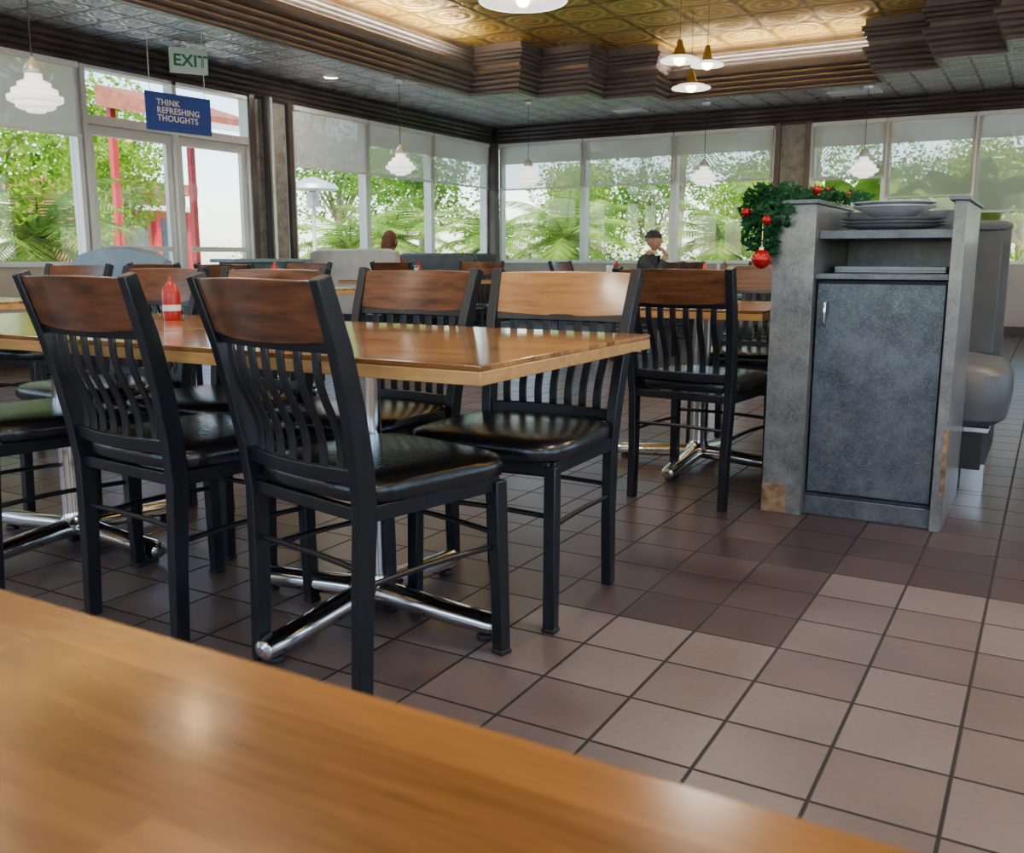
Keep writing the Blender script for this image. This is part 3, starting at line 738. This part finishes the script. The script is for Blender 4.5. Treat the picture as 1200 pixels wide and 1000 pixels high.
# ------------------------------------------------------------------ outdoors
b=B(); b.box(-90,80,-30,110,-.25,-.15,m_concrete); b.obj('ground_outside',smooth=0)
b=B(); b.box(-13,8,14.6,26,-.15,-.14,m_grass); b.box(-16.5,-13.01,10.5,26,-.15,-.14,m_grass); b.obj('lawn',smooth=0)
def tree(name,H,cr,nl,size,mt,seed):
    random.seed(seed); b=B()
    b.tube([(0,0,0),(.05,.03,H*.2),(-.05,.08,H*.45),(0,0,H*.7)],[.2,.16,.12,.06],m_trunk,10)
    vs=[];fs=[]
    for i in range(14):
        a=random.uniform(0,6.28); rr=cr*random.uniform(.15,.8); c=(rr*math.cos(a),rr*math.sin(a),H*random.uniform(.42,.95))
        b.tube([(0,0,H*.35),(c[0]*.5,c[1]*.5,(c[2]+H*.35)/2),c],[.06,.04,.015],m_trunk,6)
        leafcloud(vs,fs,c,(cr*.45,cr*.45,cr*.36),nl//14,size,shell=.5,asp=1.8)
    b.add(vs,fs,mt); return b.mesh(name,0,False)
tA=tree('broadleaf_tree',5.2,2.3,7500,.15,m_leafA,1); tB=tree('broadleaf_tree_b',6.2,2.7,7500,.17,m_leafB,2); 
def hedge():
    random.seed(5); b=B(); vs=[];fs=[]
    for i in range(16):
        x=-3+6*i/15; leafcloud(vs,fs,(x,random.uniform(-.2,.2),random.uniform(.5,1.0)),(.55,.5,.6),330,.11,shell=.5,asp=2.6)
    b.add(vs,fs,m_leafA)
    for x in (-2.4,-1.2,0,1.2,2.4): b.tube([(x,0,0),(x+.1,0,.7)],[.05,.02],m_trunk,6)
    return b.mesh('hedge',0,False)
hm=hedge()
def palm(name,H,nf,L,seed,fan=False):
    random.seed(seed); b=B()
    pts=[(.12*math.sin(2*t),0,H*t) for t in [i/20 for i in range(21)]]
    b.tube(pts,[(.17 if i%2 else .145) for i in range(21)],m_trunk,12)
    top=Vector(pts[-1]); vs=[];fs=[]
    for i in range(nf):
        az=i*2.399; el=R(75-115*(i/nf)); d=Vector((math.cos(az),math.sin(az),0)); up=Vector((0,0,1)); s=d.cross(up)
        path=[]; p=top.copy(); e=el
        for k in range(10):
            path.append(p.copy()); p=p+(d*math.cos(e)+up*math.sin(e))*L/9; e-=R(9)
        b.tube(path,[.02-.0018*k for k in range(10)],m_leafC,5)
        for k in range(1,10):
            for h in (0,.33,.66):
                q=path[k]*(1-h)+path[k-1]*h; t=(path[k]-path[k-1]).normalized()
                for sg in (-1,1):
                    ll=L*.34*math.sin(math.pi*min(1,(k-h+1.2)/11)); dd=(s*sg*.85+t*.55+Vector((0,0,-.35))).normalized()
                    w=t*.024; o=len(vs); vs+= [tuple(q-w),tuple(q+w),tuple(q+dd*ll*.6+w*.7),tuple(q+dd*ll),tuple(q+dd*ll*.6-w*.7)]; fs.append((o,o+1,o+2,o+3,o+4))
    b.add(vs,fs,m_leafC); return b.mesh(name,30,False)
pA=palm('palm_tree',1.3,26,1.6,3); pB=palm('palm_tree_tall',4.6,26,2.2,4)
def banana():
    random.seed(9); b=B()
    for i in range(9):
        az=i*2.4; d=Vector((math.cos(az),math.sin(az),0)); s=Vector((-d.y,d.x,0)); e=R(84-i*1.5); L=[]
        b.tube([(0,0,0),tuple(d*.12+Vector((0,0,1.3)))],[.05,.03],m_leafC,6)
        p=d*.12+Vector((0,0,1.3))
        for k in range(12):
            w=.26*math.sin(math.pi*min(1,(k+.4)/11.6))**.6; n=Vector((0,0,1))
            L.append([tuple(p-s*w+Vector((0,0,-w*.3))),tuple(p),tuple(p+s*w+Vector((0,0,-w*.3)))]); p=p+(d*math.cos(e)+n*math.sin(e))*.15; e-=R(7)
        b.loft(L,m_leafA,cap=False,closed=False)
    return b.mesh('banana_plant',60,False)
bm_=banana()
random.seed(21)
for x,y,s,me in ((-12.8,7.0,.92,tA),(-13.5,2.6,1.1,tB),(-33.5,24.5,1.5,tA),(-18.4,14.6,.72,tA),(-17.0,24.2,.85,tB),(-13.9,27.0,.72,tA),(-10.4,26.5,.66,tB),(-7.2,26.5,.62,tA),(-4.0,27,.66,tB),(-.8,26.5,.74,tA),(2.6,26,.8,tB),(6.0,25.5,.8,tA),(-26,31,1.1,tB),(-33,12,1.2,tB),(-9.5,35,.85,tB),(-16,35,.95,tA),(-2,36,.9,tA),(8.5,32,1.2,tB),(4,35,1.0,tB)):
    place('garden_tree',me,(x,y,-.13),random.uniform(0,6),0,None,s)
for x,y,r in ((-11.4,21.8,0),(-4.9,21.8,.05),(1.6,21.8,0),(8,21.8,.05),(-16.8,20.4,1.4)): place('garden_hedge',hm,(x,y,-.13),r,0,None,1.05)
for x,y,me,s in ((-10.6,5.4,pA,.95),(-8.6,17.2,pA,1.05),(-5.2,17.0,pA,.95),(-6.9,18.6,pB,1),(-4.2,18.9,pB,1.05),(-1.9,17.2,pA,1),(-12.3,14.8,pA,.9),(-14.0,18.6,pA,1.1),(-11.0,18.2,pA,1),(-14.2,9.4,pA,1.05)):
    place('palm',me,(x,y,-.13),random.uniform(0,6),0,None,s)
for x,y in ((-1.1,14.8),(.4,14.6),(2.0,15.0),(-2.6,14.8)): place('banana_plant',bm_,(x,y,-.13),random.uniform(0,6),0,None,.95)
b=B(); b.box(-29,-26,18.6,23.0,-.15,3.0,m_rose); b.box(-29.2,-25.6,18.4,23.2,3.0,3.35,m_roof)
for y in (19.1,20.5,21.9): b.box(-26,-25.96,y,y+.8,.5,2.2,m_lamdoor)
for y in (18.65,20.1,21.5,22.8): b.box(-25.95,-25.75,y,y+.2,-.15,2.6,m_redp)
b.box(-26,-25.4,18.6,23.0,2.45,2.6,m_stucco); b.obj('shop_building',smooth=0)
b=B(); b.loft([[(-16.2,12.3,4.2),(-14.2,12.3,3.6),(-14.2,12.3,3.45),(-16.2,12.3,3.8)],[(-16.2,14.6,4.2),(-14.2,14.6,3.6),(-14.2,14.6,3.45),(-16.2,14.6,3.8)]],m_roof)
b.box(-14.22,-14.16,12.3,14.6,3.37,3.47,m_white)
for y in (12.5,14.4): b.box(-14.4,-14.28,y-.06,y+.06,-.15,3.5,m_redp); b.box(-16.1,-15.98,y-.06,y+.06,-.15,3.8,m_redp)
b.obj('pergola_roof',smooth=0)
b=B(); b.lathe([(.22,-.15),(.22,.6),(.05,.65),(.03,.7),(.03,1.75),(.10,1.76),(.10,1.98),(.05,2.0),(.42,2.03),(.38,2.10),(.05,2.22),(0,2.23)],(0,0,0),m_alu,24); b.obj('patio_heater',(-10.6,12.0,0))

# ------------------------------------------------------------------ lighting
w=bpy.data.worlds.new('World'); scene.world=w; w.use_nodes=True; nt=w.node_tree
bg=nt.nodes['Background']; sky=nt.nodes.new('ShaderNodeTexSky'); sky.sky_type='NISHITA'; sky.sun_disc=False; sky.sun_elevation=R(48); sky.sun_rotation=R(150); sky.dust_density=.8; sky.air_density=1.0
nt.links.new(sky.outputs[0],bg.inputs[0]); bg.inputs[1].default_value=.82
sl=bpy.data.lights.new('sun','SUN'); sl.energy=12; sl.angle=R(1); sl.color=(1,.94,.84); so=bpy.data.objects.new('sun',sl); scene.collection.objects.link(so)
so.rotation_euler=Vector((-.40,.55,-.75)).to_track_quat('-Z','Y').to_euler()

# ------------------------------------------------------------------ camera
cd=bpy.data.cameras.new('camera'); cam=bpy.data.objects.new('camera',cd); scene.collection.objects.link(cam)
cam.location=(0,0,.94); cd.sensor_width=36; cd.lens=33.0; cd.clip_start=.02; cd.clip_end=300
cam.rotation_euler=(R(90-10.2),0,R(29.8))
cd.dof.use_dof=True; cd.dof.focus_distance=2.8; cd.dof.aperture_fstop=11
scene.camera=cam
